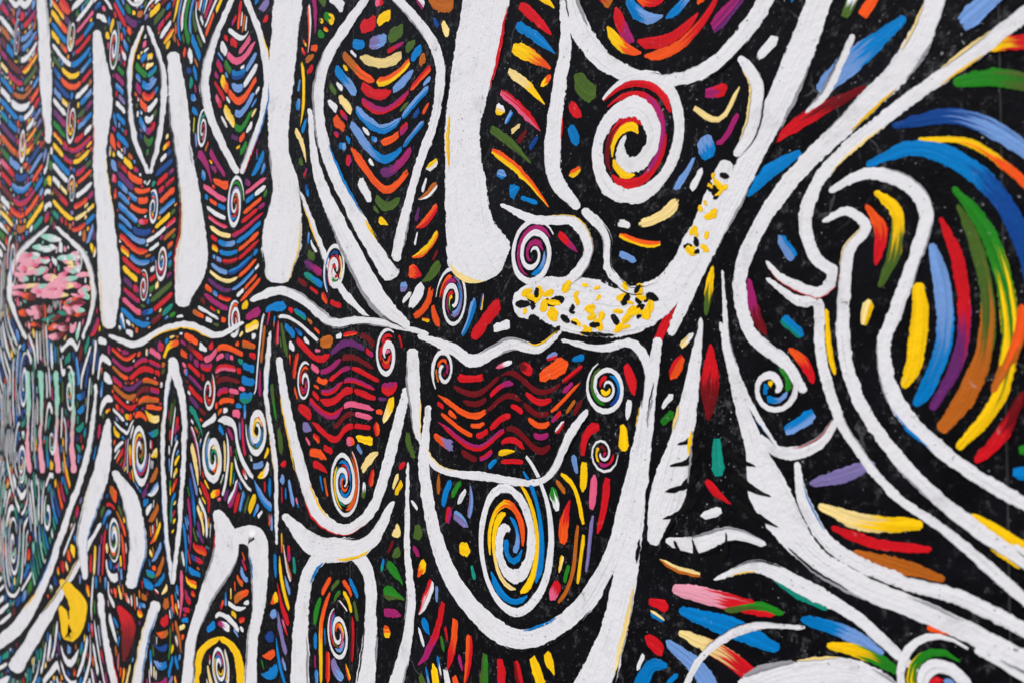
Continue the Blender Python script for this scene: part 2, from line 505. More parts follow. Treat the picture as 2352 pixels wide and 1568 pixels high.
def stack(c0, c1, n, pal=None, fillf=0.62, seg=(0.10, 0.30), white=0.12, hmax=0.015):
    """nested bands of colour between two guide lines, each broken into strokes where the wall is already painted"""
    A0 = np.array([wall(*p) for p in spline(c0, 140)]); A1 = np.array([wall(*p) for p in spline(c1, 140)])
    for k in range(n):
        f = (k + 0.5 + random.uniform(-0.12, 0.12)) / n
        c = A0 * (1 - f) + A1 * f
        loc = np.hypot(*(A1 - A0).T) / n * 0.5 * fillf
        hwv = np.clip(loc, 0.0035, hmax)
        d = np.gradient(c, axis=0); d /= np.maximum(np.hypot(d[:, 0], d[:, 1]), 1e-9)[:, None]
        runs, cur = [], []
        run_len, tgt = 0.0, random.uniform(*seg)
        for i in range(140):
            h_ = hwv[i] * 0.9
            ok = free(*c[i]) and free(c[i, 0] - d[i, 1] * h_, c[i, 1] + d[i, 0] * h_) and free(c[i, 0] + d[i, 1] * h_, c[i, 1] - d[i, 0] * h_)
            if i: run_len += math.hypot(*(c[i] - c[i - 1]))
            if ok and run_len < tgt: cur.append(i)
            else:
                if len(cur) > 3: runs.append(cur)
                cur = []
                if run_len >= tgt: run_len, tgt = -random.uniform(0.0, 0.012), random.uniform(*seg)
        if len(cur) > 3: runs.append(cur)
        for r in runs:
            L = float(np.sum(np.hypot(*np.diff(c[r], axis=0).T)))
            if L < 0.02: continue
            m = int(min(40, max(7, L / 0.009)))
            q = spline(c[r], m); t = np.linspace(0, 1, m)
            b0, b1 = random.choice(((0.8, 0.3), (0.3, 0.8), (0.7, 0.7)))
            prof = np.interp(np.linspace(r[0], r[-1], m), np.arange(140), hwv) * np.minimum(1, np.minimum(t * random.uniform(3, 9) + b0, (1 - t) * random.uniform(3, 9) + b1)) * random.uniform(0.8, 1.12)
            kk = random.choice(pal or palette(*pix(*q[m // 2]))); rr = random.random()
            isw = rr > 1 - white
            st = strip_metric(q, prof, col=WHT if isw else P[kk], col2=None if isw else (P[NEXT[kk]] if rr < 0.35 else None), across=rr > 0.12, layer=1, dry=random.choice((0, 0, 0.06, 0.15)), dry_end=0.25)
            for p_, e_ in zip(q, prof): mark(p_, e_ + 0.0022)
            follow(q[::2])
            if isw: fill_w.append((0.0, st))
            else: hand.append(['brush_stroke', [st], None])
# upright white bars
band([(1128, -60), (1092, 140), (1062, 300), (1070, 420), (1080, 520), (1104, 590), (1128, 640)], [118, 104, 82, 96, 116, 150, 70], 'white_bar', mode='rib', label='broadest white upright bar')
band([(668, -60), (646, 180), (640, 330), (656, 440), (646, 560), (636, 650)], [70, 60, 46, 66, 92, 60], 'white_bar', mode='rib')
band([(398, 120), (412, 270), (420, 340), (440, 480), (438, 600), (418, 705)], [26, 48, 40, 52, 76, 30], 'white_bar', mode='rib')
band([(222, 70), (236, 220), (230, 360), (244, 520), (252, 660), (250, 755)], [20, 42, 32, 44, 52, 30], 'white_bar', mode='rib')
band([(94, -40), (104, 150), (112, 330)], [24, 28, 16], 'white_bar', mode='rib')
band([(1285, -60), (1300, 90), (1278, 250), (1272, 400), (1330, 480)], [14, 26, 34, 40, 26], 'white_band', mode='rib')
# tall leaf outlines between the bars
band([(868, -40), (745, 150), (742, 320), (820, 500), (905, 640)], [18, 24, 26, 34, 50], 'white_leaf_edge', mode='rib')
band([(880, -40), (1000, 110), (1005, 250), (950, 420), (908, 600)], [18, 24, 24, 20, 30], 'white_leaf_edge', mode='par')
band([(545, -30), (480, 130), (478, 250), (545, 400)], [12, 18, 20, 14], 'white_leaf_edge', mode='par')
band([(555, -30), (608, 120), (606, 250), (556, 400)], [12, 16, 16, 12], 'white_leaf_edge', mode='rib')
band([(712, 250), (730, 400), (800, 560), (870, 690), (940, 750)], [10, 22, 40, 46, 20], 'white_band', mode='rib')
band([(330, 60), (300, 150), (305, 300), (340, 400)], [8, 12, 12, 8], 'white_leaf_edge')
band([(340, 60), (376, 170), (368, 300), (346, 400)], [8, 12, 12, 8], 'white_leaf_edge')
# disc of arcs at the top
band([(1296, -60), (1330, 60), (1400, 150), (1520, 186), (1640, 150), (1730, 50), (1790, -60)], [30, 50, 44, 34, 40, 40, 50], 'white_ring')
arcs(1520, -90, (95, 135, 176, 214), math.radians(200), math.radians(345), ['blue', 'red', 'sky', 'orange', 'brown', 'blue', 'yellow'], 13)
# wide bands sweeping down from the upper right
band([(1905, -60), (1810, 190), (1700, 420), (1610, 610), (1540, 770)], [64, 66, 54, 36, 24], 'white_band', mode='par', label='white diagonal band sweeping down from the top edge')
band([(1512, 775), (1486, 960), (1462, 1150), (1432, 1350), (1400, 1480), (1350, 1620)], [22, 34, 44, 58, 70, 110], 'white_band', mode='par')
band([(1700, 130), (1740, 200), (1725, 300), (1690, 360)], [22, 34, 34, 20], 'white_band', mode='rib')
spiral(1450, 330, 180, 2.9, 2.2, -1, ['red', 'blue', 'maroon', 'yellow', 'green', 'blue'], squash=0.92, white=0.46)
# dotted crescent
band([(1180, 706), (1250, 690), (1350, 706), (1450, 712), (1545, 655), (1622, 520), (1672, 370)], [60, 108, 138, 112, 74, 66, 36], 'white_crescent', mode='par')
band([(1340, 480), (1392, 540), (1400, 620), (1452, 668), (1520, 650)], [26, 24, 20, 20, 10], 'white_leaf_edge')
for i in range(84):
    t = random.random()
    if i < 62: x, y = 1200 + 300 * t, 706 + random.uniform(-58, 58) * (0.55 + math.sin(t * 3.1) * 0.5)
    else: x, y = 1655 - 60 * t + random.uniform(-22, 22), 400 + 190 * t
    c = random.choice(['yellow', 'yellow', 'black'])
    r = random.uniform(7, 17)
    an = random.uniform(0, 6)
    band([(x - r * math.cos(an), y - r * math.sin(an)), (x, y), (x + r * math.cos(an), y + r * math.sin(an))], [r * 0.8, r * 1.25, r * 0.6], 'paint_dot', P[c], layer=4, mode=None, dry_end=0.1)
# curls and spirals
for a in ((1225, 585, 92, 2.2, 0.5, 1), (1040, 690, 70, 2.1, 3, -1), (890, 815, 60, 2.0, 1, 1), (1020, 850, 52, 1.8, 4, -1), (1395, 890, 76, 2.2, 2, 1),
          (1385, 1040, 50, 1.7, 0, -1), (790, 1105, 86, 2.3, 1, -1), (490, 1050, 74, 2.4, 2, 1), (322, 1035, 78, 2.6, 0, -1), (590, 985, 70, 2.0, 3, 1),
          (540, 470, 60, 2.2, 0, 1), (352, 480, 44, 2, 2, -1), (466, 300, 40, 1.8, 1, 1), (770, 620, 66, 2.0, 4, -1), (540, 735, 44, 1.8, 1, 1), (372, 600, 46, 2, 3, 1),
          (262, 110, 50, 2.2, 1, -1), (165, 280, 56, 2.4, 2, 1), (52, 330, 52, 2.2, 0, -1), (40, 90, 48, 2.2, 1, 1), (165, 440, 44, 2.2, 3, -1), (165, 80, 46, 2, 2, 1),
          (30, 600, 56, 2.4, 1, -1), (182, 590, 44, 2.0, 3, 1), (55, 880, 60, 2.4, 1, 1), (160, 900, 56, 2.4, 2, -1), (50, 1060, 56, 2.4, 4, 1), (120, 1010, 46, 2, 1, -1),
          (110, 1180, 50, 2.2, 2, 1), (30, 1250, 44, 2.0, 0, -1), (330, 660, 40, 1.8, 2, -1), (778, 1455, 62, 1.9, 2, 1), (505, 1530, 66, 2.0, 1, -1), (262, 1235, 60, 1.8, 4, 1),
          (1775, 890, 76, 1.9, 1.2, -1), (2160, 1590, 120, 1.9, 1.0, 1), (480, 900, 44, 1.6, 1, -1), (700, 880, 46, 1.6, 1, 1)):
    spiral(*a)
# wavy garland across the middle
band([(575, 690), (640, 668), (700, 690), (760, 740), (830, 735), (900, 745), (985, 768)], [14, 22, 20, 24, 22, 18, 12], 'white_wave', mode='par')
band([(960, 770), (1040, 800), (1090, 828), (1170, 790), (1235, 800), (1290, 760)], [14, 26, 30, 30, 22, 12], 'white_wave', mode='par')
band([(250, 770), (310, 790), (370, 760), (430, 745), (500, 770), (560, 740)], [12, 16, 14, 18, 16, 10], 'white_wave')
band([(1290, 780), (1380, 800), (1450, 790), (1490, 850), (1480, 950)], [10, 18, 24, 26, 14], 'white_wave')
# the big spiral and the loop around it
spiral(1172, 1245, 168, 2.6, 1.2, -1, ['red', 'yellow', 'blue', 'red', 'cream', 'orange', 'blue'], white=0.34)
band([(985, 930), (975, 1080), (1010, 1260), (1080, 1390), (1190, 1468), (1310, 1420), (1400, 1290), (1446, 1120), (1490, 900)], [14, 26, 34, 42, 50, 48, 38, 30, 24], 'white_loop', mode='rib', label='large white loop round the biggest spiral')
band([(960, 1000), (1010, 1075), (1120, 1095), (1250, 1100), (1310, 1000), (1350, 940)], [12, 18, 22, 18, 24, 18], 'white_wave', mode='rib')
# thin uprights and lower arches
band([(938, 1060), (936, 1250), (944, 1400), (905, 1600)], [8, 14, 22, 40], 'white_line', mode='rib')
band([(948, 800), (952, 900), (962, 1010)], [26, 30, 14], 'white_band')
band([(640, 820), (668, 980), (720, 1160), (790, 1215), (860, 1160), (905, 1010), (935, 890)], [16, 22, 30, 26, 24, 26, 18], 'white_loop', mode='par')
band([(652, 1180), (720, 1250), (790, 1262), (850, 1240), (905, 1150)], [14, 50, 56, 40, 12], 'white_band', mode=None)
band([(690, 1620), (692, 1420), (708, 1320), (745, 1266)], [50, 34, 30, 40], 'white_arch', mode='rib')
band([(838, 1600), (852, 1420), (846, 1320), (810, 1262)], [50, 30, 28, 36], 'white_arch', mode='rib')
band([(500, 1170), (520, 1260), (470, 1380), (440, 1480), (430, 1620)], [24, 60, 32, 26, 34], 'white_arch', mode='rib')
band([(535, 1230), (590, 1240), (596, 1380), (580, 1470), (575, 1620)], [36, 50, 30, 26, 34], 'white_arch', mode='rib')
band([(250, 960), (236, 1070), (212, 1150), (190, 1240), (196, 1330)], [12, 36, 38, 26, 14], 'white_arch', mode='rib')
band([(262, 1080), (300, 1150), (318, 1250), (300, 1350)], [14, 36, 40, 24], 'white_arch', mode='rib')
band([(392, 830), (376, 1000), (380, 1200), (396, 1340)], [10, 11, 11, 9], 'white_leaf_edge')
band([(396, 820), (424, 960), (416, 1160), (398, 1340)], [24, 14, 11, 9], 'white_leaf_edge', mode='rib')
band([(622, 760), (612, 900), (632, 1060), (636, 1250)], [10, 12, 12, 8], 'white_line')
band([(222, 880), (205, 1030), (150, 1200), (100, 1340), (40, 1440), (-40, 1500)], [8, 12, 14, 20, 30, 24], 'white_band', mode='par')
band([(232, 1200), (160, 1330), (90, 1440), (30, 1540)], [8, 14, 30, 40], 'white_band', mode='rib')
band([(360, 1380), (330, 1480), (310, 1600)], [26, 20, 26], 'white_band', mode='rib')
band([(230, 1360), (240, 1450), (270, 1600)], [14, 14, 20], 'white_band')
band([(140, 1330), (180, 1390), (160, 1460), (140, 1390)], [14, 40, 30, 16], 'yellow_leaf', P['yellow'], P['yellow'], mode='par', layer=3)
band([(272, 1390), (296, 1440), (285, 1520)], [10, 36, 8], 'red_leaf', P['red'], P['maroon'], mode='par', layer=3)
band([(505, 1462), (545, 1500), (556, 1600)], [12, 18, 16], 'yellow_band', P['yellow'], mode='par')
band([(505, 1462), (460, 1500), (446, 1600)], [12, 18, 16], 'yellow_band', P['yellow'], mode='par')
# white wedges and the feathered dark leaf at the foot of the diagonal
band([(1612, 730), (1590, 880), (1566, 1010), (1535, 1130), (1500, 1250)], [10, 36, 56, 84, 30], 'white_wedge', mode='rib')
band([(1655, 740), (1690, 890), (1736, 1030), (1772, 1140), (1860, 1270), (1990, 1350), (2160, 1420), (2400, 1540)], [10, 24, 50, 96, 60, 52, 50, 50], 'white_wedge', mode='par')
band([(1634, 790), (1632, 880), (1628, 965)], [10, 44, 12], 'red_leaf', P['red'], P['maroon'], mode='par', layer=2, label='red drop between white wedges')
band([(1638, 610), (1630, 660), (1622, 725)], [6, 20, 10], 'yellow_leaf', P['yellow'], P['olive'], mode='par', layer=2)
band([(1530, 1240), (1600, 1252), (1680, 1228), (1760, 1250)], [16, 46, 34, 14], 'white_band', mode='par')
# waves on the right
band([(2175, -60), (2090, 130), (1960, 270), (1830, 400), (1745, 520), (1700, 640), (1722, 760), (1800, 830), (1850, 900)], [50, 60, 50, 42, 36, 34, 30, 34, 24], 'white_wave', mode='par')
band([(2420, -20), (2230, 130), (2060, 250), (1900, 390), (1850, 500), (1872, 590), (1915, 630), (1880, 672), (1800, 640), (1760, 600)], [44, 36, 34, 32, 34, 30, 30, 26, 20, 12], 'white_wave', mode='par')
band([(1905, 440), (1990, 400), (2080, 420), (2128, 490), (2100, 600), (2060, 710), (2030, 800), (2065, 930), (2170, 1040), (2290, 1120), (2420, 1190)], [16, 30, 36, 38, 34, 34, 32, 38, 36, 34, 36], 'white_wave', mode='par')
band([(1890, 510), (1945, 486), (1990, 520), (1960, 560), (1944, 600), (1936, 740), (1958, 880), (2030, 1010), (2140, 1130), (2280, 1240), (2420, 1330)], [14, 24, 26, 30, 32, 34, 32, 32, 34, 36, 38], 'white_wave', mode='par')
band([(1760, 640), (1830, 690), (1880, 700), (1884, 800), (1910, 910), (1950, 1000), (2050, 1130), (2160, 1210), (2280, 1310), (2420, 1430)], [12, 24, 26, 26, 26, 24, 22, 22, 30, 32], 'white_wave', mode='par')
band([(1740, 1000), (1800, 1040), (1880, 1020), (1925, 960)], [16, 30, 28, 14], 'white_wave', mode='par')
band([(1830, 1060), (1850, 1160), (1920, 1260), (2060, 1330), (2200, 1370), (2420, 1480)], [16, 30, 34, 36, 38, 40], 'white_wave', mode='rib')
band([(1960, 80), (1900, 210), (1850, 260)], [14, 20, 10], 'white_line', mode='par')
# long coloured arcs of the big wave
def arc(pts, wd, c, c2=None): band(pts, [w_ * 1.22 for w_ in wd], 'colour_arc', P[c], P[c2] if c2 else None, mode='par', layer=1, gap=0.007, dry_end=0.3)
arc([(1880, 210), (1960, 140), (2080, 40)], [30, 46, 18], 'sky', 'blue')
arc([(1770, 330), (1870, 262), (1990, 200)], [12, 28, 12], 'red', 'maroon')
arc([(1715, 450), (1760, 400), (1840, 350)], [18, 30, 16], 'blue')
arc([(1990, 380), (2110, 340), (2230, 390), (2320, 490), (2370, 620), (2390, 760)], [14, 34, 40, 40, 40, 40], 'blue', 'navy')
arc([(2050, 290), (2180, 268), (2280, 296), (2400, 380)], [16, 32, 36, 30], 'navy', 'sky')
arc([(2110, 320), (2230, 330), (2330, 400), (2410, 480)], [8, 16, 18, 14], 'yellow', 'orange')
arc([(2190, 430), (2260, 520), (2305, 640), (2320, 780), (2290, 920), (2200, 1030)], [16, 32, 36, 34, 30, 20], 'green', 'yellow')
arc([(2200, 470), (2240, 560), (2268, 680), (2262, 800), (2225, 900), (2160, 990)], [12, 26, 28, 36, 40, 30], 'olive', 'brown')
arc([(2160, 500), (2200, 600), (2216, 720), (2200, 830), (2140, 940)], [14, 26, 26, 26, 20], 'red', 'purple')
arc([(2140, 560), (2165, 660), (2168, 780), (2130, 890), (2100, 930)], [20, 36, 34, 30, 20], 'sky', 'blue')
arc([(2110, 650), (2112, 740), (2100, 830), (2076, 890)], [26, 36, 34, 20], 'yellow', 'yellow')
arc([(2215, 120), (2300, 100), (2420, 96)], [20, 30, 30], 'yellow', 'red')
arc([(2190, 190), (2290, 180), (2420, 200)], [24, 36, 36], 'green', 'olive')
arc([(2010, 440), (2060, 490), (2054, 580), (2020, 660)], [14, 24, 26, 14], 'yellow', 'olive')
arc([(1990, 470), (2024, 530), (2012, 610)], [10, 26, 12], 'orange', 'red')
arc([(1860, 1110), (1940, 1090), (2010, 1062)], [14, 30, 18], 'lilac', 'lilac')
arc([(1880, 1160), (1990, 1200), (2120, 1204)], [16, 36, 22], 'cream', 'yellow')
arc([(1910, 1210), (2010, 1246), (2140, 1262)], [14, 22, 16], 'red', 'red')
arc([(1960, 1266), (2070, 1300), (2170, 1330)], [12, 30, 18], 'brown', 'brown')
arc([(1545, 1350), (1640, 1372), (1780, 1408)], [26, 34, 22], 'rose', 'red')
arc([(1560, 1400), (1680, 1440), (1790, 1490)], [20, 40, 24], 'blue', 'blue')
arc([(1560, 1450), (1660, 1500), (1740, 1560)], [16, 32, 30], 'cream', 'red')
arc([(1530, 1470), (1600, 1530), (1650, 1600)], [14, 34, 30], 'sky', 'sky')
arc([(1840, 1420), (1940, 1450), (2030, 1500)], [16, 30, 16], 'blue', 'sky')
band([(1700, 1600), (1800, 1560), (1950, 1540), (2060, 1600)], [90, 80, 60, 70], 'white_band', mode=None)
# dark thorns biting into the white wedges
for (x0, y0, x1, y1, wd) in ((1608, 985, 1556, 1020, 20), (1604, 1040, 1540, 1068, 22), (1600, 1095, 1528, 1128, 24), (1596, 1150, 1522, 1190, 22), (1660, 985, 1704, 1016, 18), (1668, 1035, 1736, 1070, 22),
                             (1680, 1090, 1772, 1140, 24), (1690, 1150, 1790, 1210, 24), (1600, 1290, 1590, 1235, 20), (1660, 1285, 1668, 1222, 18), (1560, 1280, 1550, 1240, 16)):
    band([(x0, y0), ((x0 + x1) / 2 + 4, (y0 + y1) / 2 + 7), (x1, y1)], [wd, wd * 0.7, 3], 'black_thorn', BLK, mode=None, layer=5, gap=0.0, dry_end=0.15)
# more white line work on the near side
band([(1560, 1600), (1620, 1500), (1720, 1440), (1850, 1440)], [14, 18, 22, 10], 'white_line', mode='par')
band([(1640, 1330), (1740, 1300), (1850, 1350), (1960, 1410), (2060, 1500), (2110, 1540)], [10, 30, 40, 30, 26, 14], 'white_band', mode='par')
band([(2240, 1490), (2330, 1540), (2420, 1600)], [16, 26, 30], 'white_line', mode='par')
band([(2330, 1250), (2380, 1290), (2420, 1330)], [12, 20, 20], 'white_line')
band([(1150, 470), (1230, 505), (1320, 510), (1352, 580), (1300, 650), (1215, 668)], [12, 22, 24, 26, 24, 14], 'white_curl', mode='par')
band([(690, 440), (770, 640), (850, 735)], [8, 16, 10], 'white_line', mode='rib')
band([(1660, 620), (1672, 780), (1720, 920), (1790, 1030)], [6, 12, 14, 8], 'white_line')
arc([(1900, 1480), (1990, 1500), (2070, 1545)], [16, 30, 16], 'yellow', 'green')
arc([(2130, 1440), (2210, 1450), (2310, 1500)], [14, 28, 14], 'orange', 'red')
arc([(1780, 1330), (1840, 1362), (1900, 1400)], [12, 24, 12], 'teal', 'teal')
arc([(1665, 1400), (1740, 1392), (1800, 1408)], [12, 20, 12], 'olive', 'green')
arc([(2230, 1180), (2310, 1230), (2400, 1280)], [12, 24, 20], 'yellow', 'yellow')
arc([(1580, 620), (1530, 740), (1500, 800)], [10, 18, 10], 'maroon', 'red')
arc([(2280, 900), (2330, 800), (2350, 700)], [16, 30, 16], 'brown', 'orange')
arc([(2240, 1060), (2300, 1000), (2352, 900)], [16, 30, 16], 'red', 'maroon')
arc([(1720, 640), (1735, 720), (1760, 770)], [10, 22, 12], 'magenta', 'maroon')
arc([(1812, 800), (1846, 830), (1868, 880)], [10, 20, 12], 'orange', 'red')
arc([(1898, 710), (1905, 800), (1918, 860)], [8, 13, 8], 'yellow', 'yellow')
# pale uprights lower down the far end
for x in (66, 96, 132, 168):
    band([(x - 4, 850), (x, 930), (x - 3, 1020), (x + 3, 1085)], [14, 8, 9, 14], 'pale_upright', P['mint'], P['rose'], mode='par', layer=2, gap=0.006)
# pale patch far along the wall: washed strokes, mint above, rose in the middle, rust below
for i in range(110):
    x = 120 + random.uniform(-84, 84); y = random.uniform(545, 770)
    if ((x - 120) / 88) ** 2 + ((y - 658) / 118) ** 2 > 1: continue
    q = y + random.uniform(-22, 22)
    c = 'mint' if q < 595 else 'rose' if q < 700 else random.choice(['orange', 'brown', 'rose', 'teal', 'maroon'])
    c2 = 'white' if q < 595 else random.choice(['pink', 'mint', 'rose', 'cream']) if q < 700 else 'maroon'
    ln = random.uniform(18, 40); t_ = random.uniform(-0.4, 0.4)
    band([(x - ln * 0.6, y + t_ * 14), (x, y + random.uniform(-5, 5)), (x + ln * 0.6, y - t_ * 14)], [7, random.uniform(12, 20), 6], 'pale_stroke', P[c], P[c2], mode=None, layer=1, gap=0.0, dry=0.12, dry_end=0.3)
band([(112, 520), (40, 590), (22, 680), (60, 780)], [8, 11, 11, 7], 'white_leaf_edge')
band([(128, 520), (196, 590), (216, 680), (190, 780)], [8, 11, 11, 7], 'white_leaf_edge')
# shapes packed with nested bands
stack([(740, 60), (870, 170), (1000, 60)], [(860, 570), (904, 640), (945, 560)], 13)
stack([(745, -40), (800, 10), (868, -20)], [(745, 50), (860, 120), (990, 60)], 3)
stack([(485, 60), (545, 130), (604, 60)], [(535, 370), (552, 400), (566, 370)], 9, seg=(0.08, 0.25))
stack([(305, 130), (338, 160), (372, 130)], [(330, 370), (343, 395), (355, 370)], 9, seg=(0.08, 0.25))
stack([(1440, 640), (1530, 672), (1600, 580)], [(1390, 500), (1520, 520), (1660, 380)], 6, hmax=0.02, white=0.0, seg=(0.14, 0.34))
stack([(1600, 300), (1610, 400), (1540, 470)], [(1640, 330), (1650, 400), (1560, 500)], 1, white=0.0)
stack([(1560, 620), (1640, 520), (1690, 430)], [(1600, 640), (1660, 560), (1700, 480)], 1, white=0.0)
stack([(1570, 210), (1650, 260), (1700, 180)], [(1600, 420), (1650, 430), (1690, 380)], 6, white=0.05)
stack([(1500, 170), (1590, 240), (1600, 380), (1540, 480)], [(1520, 150), (1640, 230), (1650, 390), (1590, 480)], 2, white=0.2)
stack([(1000, 850), (1090, 890), (1170, 840), (1250, 885), (1340, 830)], [(1010, 1000), (1095, 1065), (1175, 1020), (1250, 1075), (1320, 960)], 7, REDS, seg=(0.10, 0.24), white=0.0, hmax=0.016)
stack([(680, 770), (735, 815), (800, 775), (880, 820)], [(720, 980), (770, 1020), (800, 990), (850, 990)], 8, REDS, seg=(0.08, 0.22), white=0.0)
stack([(430, 780), (475, 810), (510, 780), (560, 800)], [(435, 920), (475, 960), (510, 930), (545, 930)], 6, REDS, seg=(0.08, 0.25), white=0.0)
stack([(256, 790), (290, 815), (330, 790), (370, 810)], [(262, 920), (300, 950), (330, 930), (365, 930)], 6, REDS, seg=(0.1, 0.3), white=0.0)
stack([(1545, 1335), (1780, 1380), (2030, 1480)], [(1500, 1490), (1620, 1570), (1700, 1640)], 7, seg=(0.16, 0.4), hmax=0.018, white=0.05)
stack([(1840, 1090), (1950, 1065), (2060, 1130)], [(1900, 1250), (2050, 1320), (2220, 1350)], 6, seg=(0.16, 0.4), hmax=0.016, white=0.05)
stack([(2210, 60), (2420, 0)], [(2020, 390), (2200, 280), (2420, 350)], 7, COOL, seg=(0.2, 0.5), hmax=0.018, white=0.0)
stack([(2140, 1090), (2420, 1250)], [(2200, 1040), (2300, 980), (2400, 940)], 5, COOL, seg=(0.12, 0.3), hmax=0.016, white=0.0)
stack([(1880, 60), (1800, 280), (1720, 420)], [(2060, 60), (1960, 220), (1830, 380)], 5, seg=(0.14, 0.34), hmax=0.017, white=0.0)
stack([(265, 160), (322, 210), (392, 160)], [(278, 720), (335, 755), (410, 700)], 24, seg=(0.10, 0.35))
stack([(455, 410), (530, 450), (612, 400)], [(470, 690), (530, 720), (600, 650)], 13, seg=(0.10, 0.3))
stack([(455, -30), (440, 60), (470, 150)], [(420, -30), (405, 60), (425, 140)], 4)
stack([(118, -10), (165, 40), (214, -10)], [(122, 500), (170, 540), (228, 500)], 20, seg=(0.15, 0.5), hmax=0.022, fillf=0.55)
stack([(2, 0), (50, 50), (92, 0)], [(2, 500), (50, 540), (100, 480)], 18, seg=(0.2, 0.6), hmax=0.026, fillf=0.55)
stack([(262, -20), (310, 40), (390, -20)], [(262, 60), (320, 150), (395, 60)], 4)
stack([(700, 640), (780, 690), (880, 720)], [(690, 560), (760, 600), (830, 640)], 3)
stack([(1000, 1190), (1040, 1080), (1180, 1050), (1310, 1090), (1350, 1200)], [(1030, 1240), (1060, 1120), (1180, 1080), (1290, 1120), (1320, 1210)], 2, white=0.0)
stack([(1030, 1180), (1050, 1350), (1170, 1440), (1290, 1360), (1320, 1200)], [(990, 1180), (1020, 1370), (1170, 1470), (1330, 1380), (1370, 1180)], 3, white=0.1)
stack([(1330, 1020), (1320, 1180), (1290, 1330)], [(1440, 1050), (1420, 1200), (1340, 1380)], 4, white=0.05)
stack([(718, 1568), (720, 1400), (780, 1300), (836, 1400), (834, 1568)], [(760, 1568), (765, 1420), (785, 1370), (805, 1420), (800, 1568)], 3, white=0.0)
stack([(212, 1320), (222, 1200), (252, 1150), (290, 1220), (300, 1330)], [(240, 1320), (245, 1230), (258, 1200), (270, 1240), (276, 1330)], 3, white=0.0)
# rows of rib strokes beside the uprights and leaves
A_ = [(1128, -60), (1085, 180), (1060, 380), (1066, 480), (1085, 560)]
ribs([(1178, -50), (1140, 180), (1112, 380), (1118, 480), (1150, 560)], 1, 0.26, 0.029, 80, -0.5, hw=0.0085)
ribs([(x - 52, y) for x, y in A_], -1, 0.09, 0.032, 58, 0.8)
B_ = [(668, -60), (642, 240), (652, 420), (648, 600)]
ribs([(x + 34, y) for x, y in B_], 1, 0.12, 0.032, 52, -0.8)
ribs([(x - 34, y) for x, y in B_], -1, 0.12, 0.034, 55, 0.8)
C_ = [(398, 130), (418, 300), (438, 500), (430, 660)]
ribs([(x + 26, y) for x, y in C_], 1, 0.15, 0.040, 55, -0.8, hw=0.012)
ribs([(x - 26, y) for x, y in C_], -1, 0.15, 0.040, 55, 0.8, hw=0.012)
D_ = [(222, 80), (230, 300), (244, 520), (252, 745)]
ribs([(x + 20, y) for x, y in D_], 1, 0.20, 0.05, 55, -0.8, hw=0.015)
ribs([(x - 20, y) for x, y in D_], -1, 0.20, 0.05, 55, 0.8, hw=0.015)
ribs([(740, 380), (800, 540), (870, 690)], -1, 0.16, 0.032, 48, 0.6)
ribs([(760, 380), (830, 540), (900, 680)], 1, 0.12, 0.030, 60, -0.6)
for x0, sg in ((725, 1), (668, -1), (870, 1), (820, -1)):
    ribs([(x0, 1600), (x0 - 2, 1440), (x0 + 4, 1330), (x0 + 20, 1280)], -sg, 0.10, 0.032, 60, 0.7 * sg)
ribs([(1000, 1130), (1035, 1270), (1095, 1370), (1190, 1430), (1300, 1390), (1380, 1270), (1420, 1120)], 1, 0.10, 0.032, 70, -0.6)
ribs([(955, 1100), (990, 1290), (1070, 1420), (1190, 1500), (1320, 1460)], -1, 0.12, 0.036, 66, 0.6)
ribs([(960, 1080), (950, 1250), (958, 1400), (950, 1540)], 1, 0.09, 0.03, 60, -0.6)
ribs([(925, 1080), (922, 1250), (926, 1400), (880, 1560)], -1, 0.08, 0.03, 60, 0.6)
ribs([(690, 980), (740, 1130), (790, 1185), (850, 1130), (890, 1000)], 1, 0.08, 0.028, 60, -0.6)
ribs([(660, 1060), (640, 1250), (640, 1420), (640, 1580)], -1, 0.11, 0.036, 58, 0.7)
ribs([(412, 860), (430, 1000), (424, 1160), (404, 1330), (400, 1560)], 1, 0.13, 0.042, 56, -0.7, hw=0.0115)
ribs([(380, 860), (366, 1000), (370, 1160), (388, 1330), (384, 1560)], -1, 0.14, 0.042, 56, 0.7, hw=0.0115)
ribs([(196, 900), (185, 1040), (130, 1210), (80, 1350)], -1, 0.18, 0.05, 60, 0.7, hw=0.014)
ribs([(240, 960), (220, 1080), (190, 1200), (150, 1330)], 1, 0.14, 0.045, 60, -0.7, hw=0.012)
ribs([(1590, 880), (1560, 1010), (1520, 1130)], 1, 0.06, 0.03, 40, 0.5, hw=0.007)
ribs([(1700, 900), (1740, 1040), (1790, 1150)], -1, 0.06, 0.03, 40, -0.5, hw=0.007)
ribs([(1540, 560), (1480, 700), (1440, 760)], 1, 0.08, 0.03, 60, -0.5)

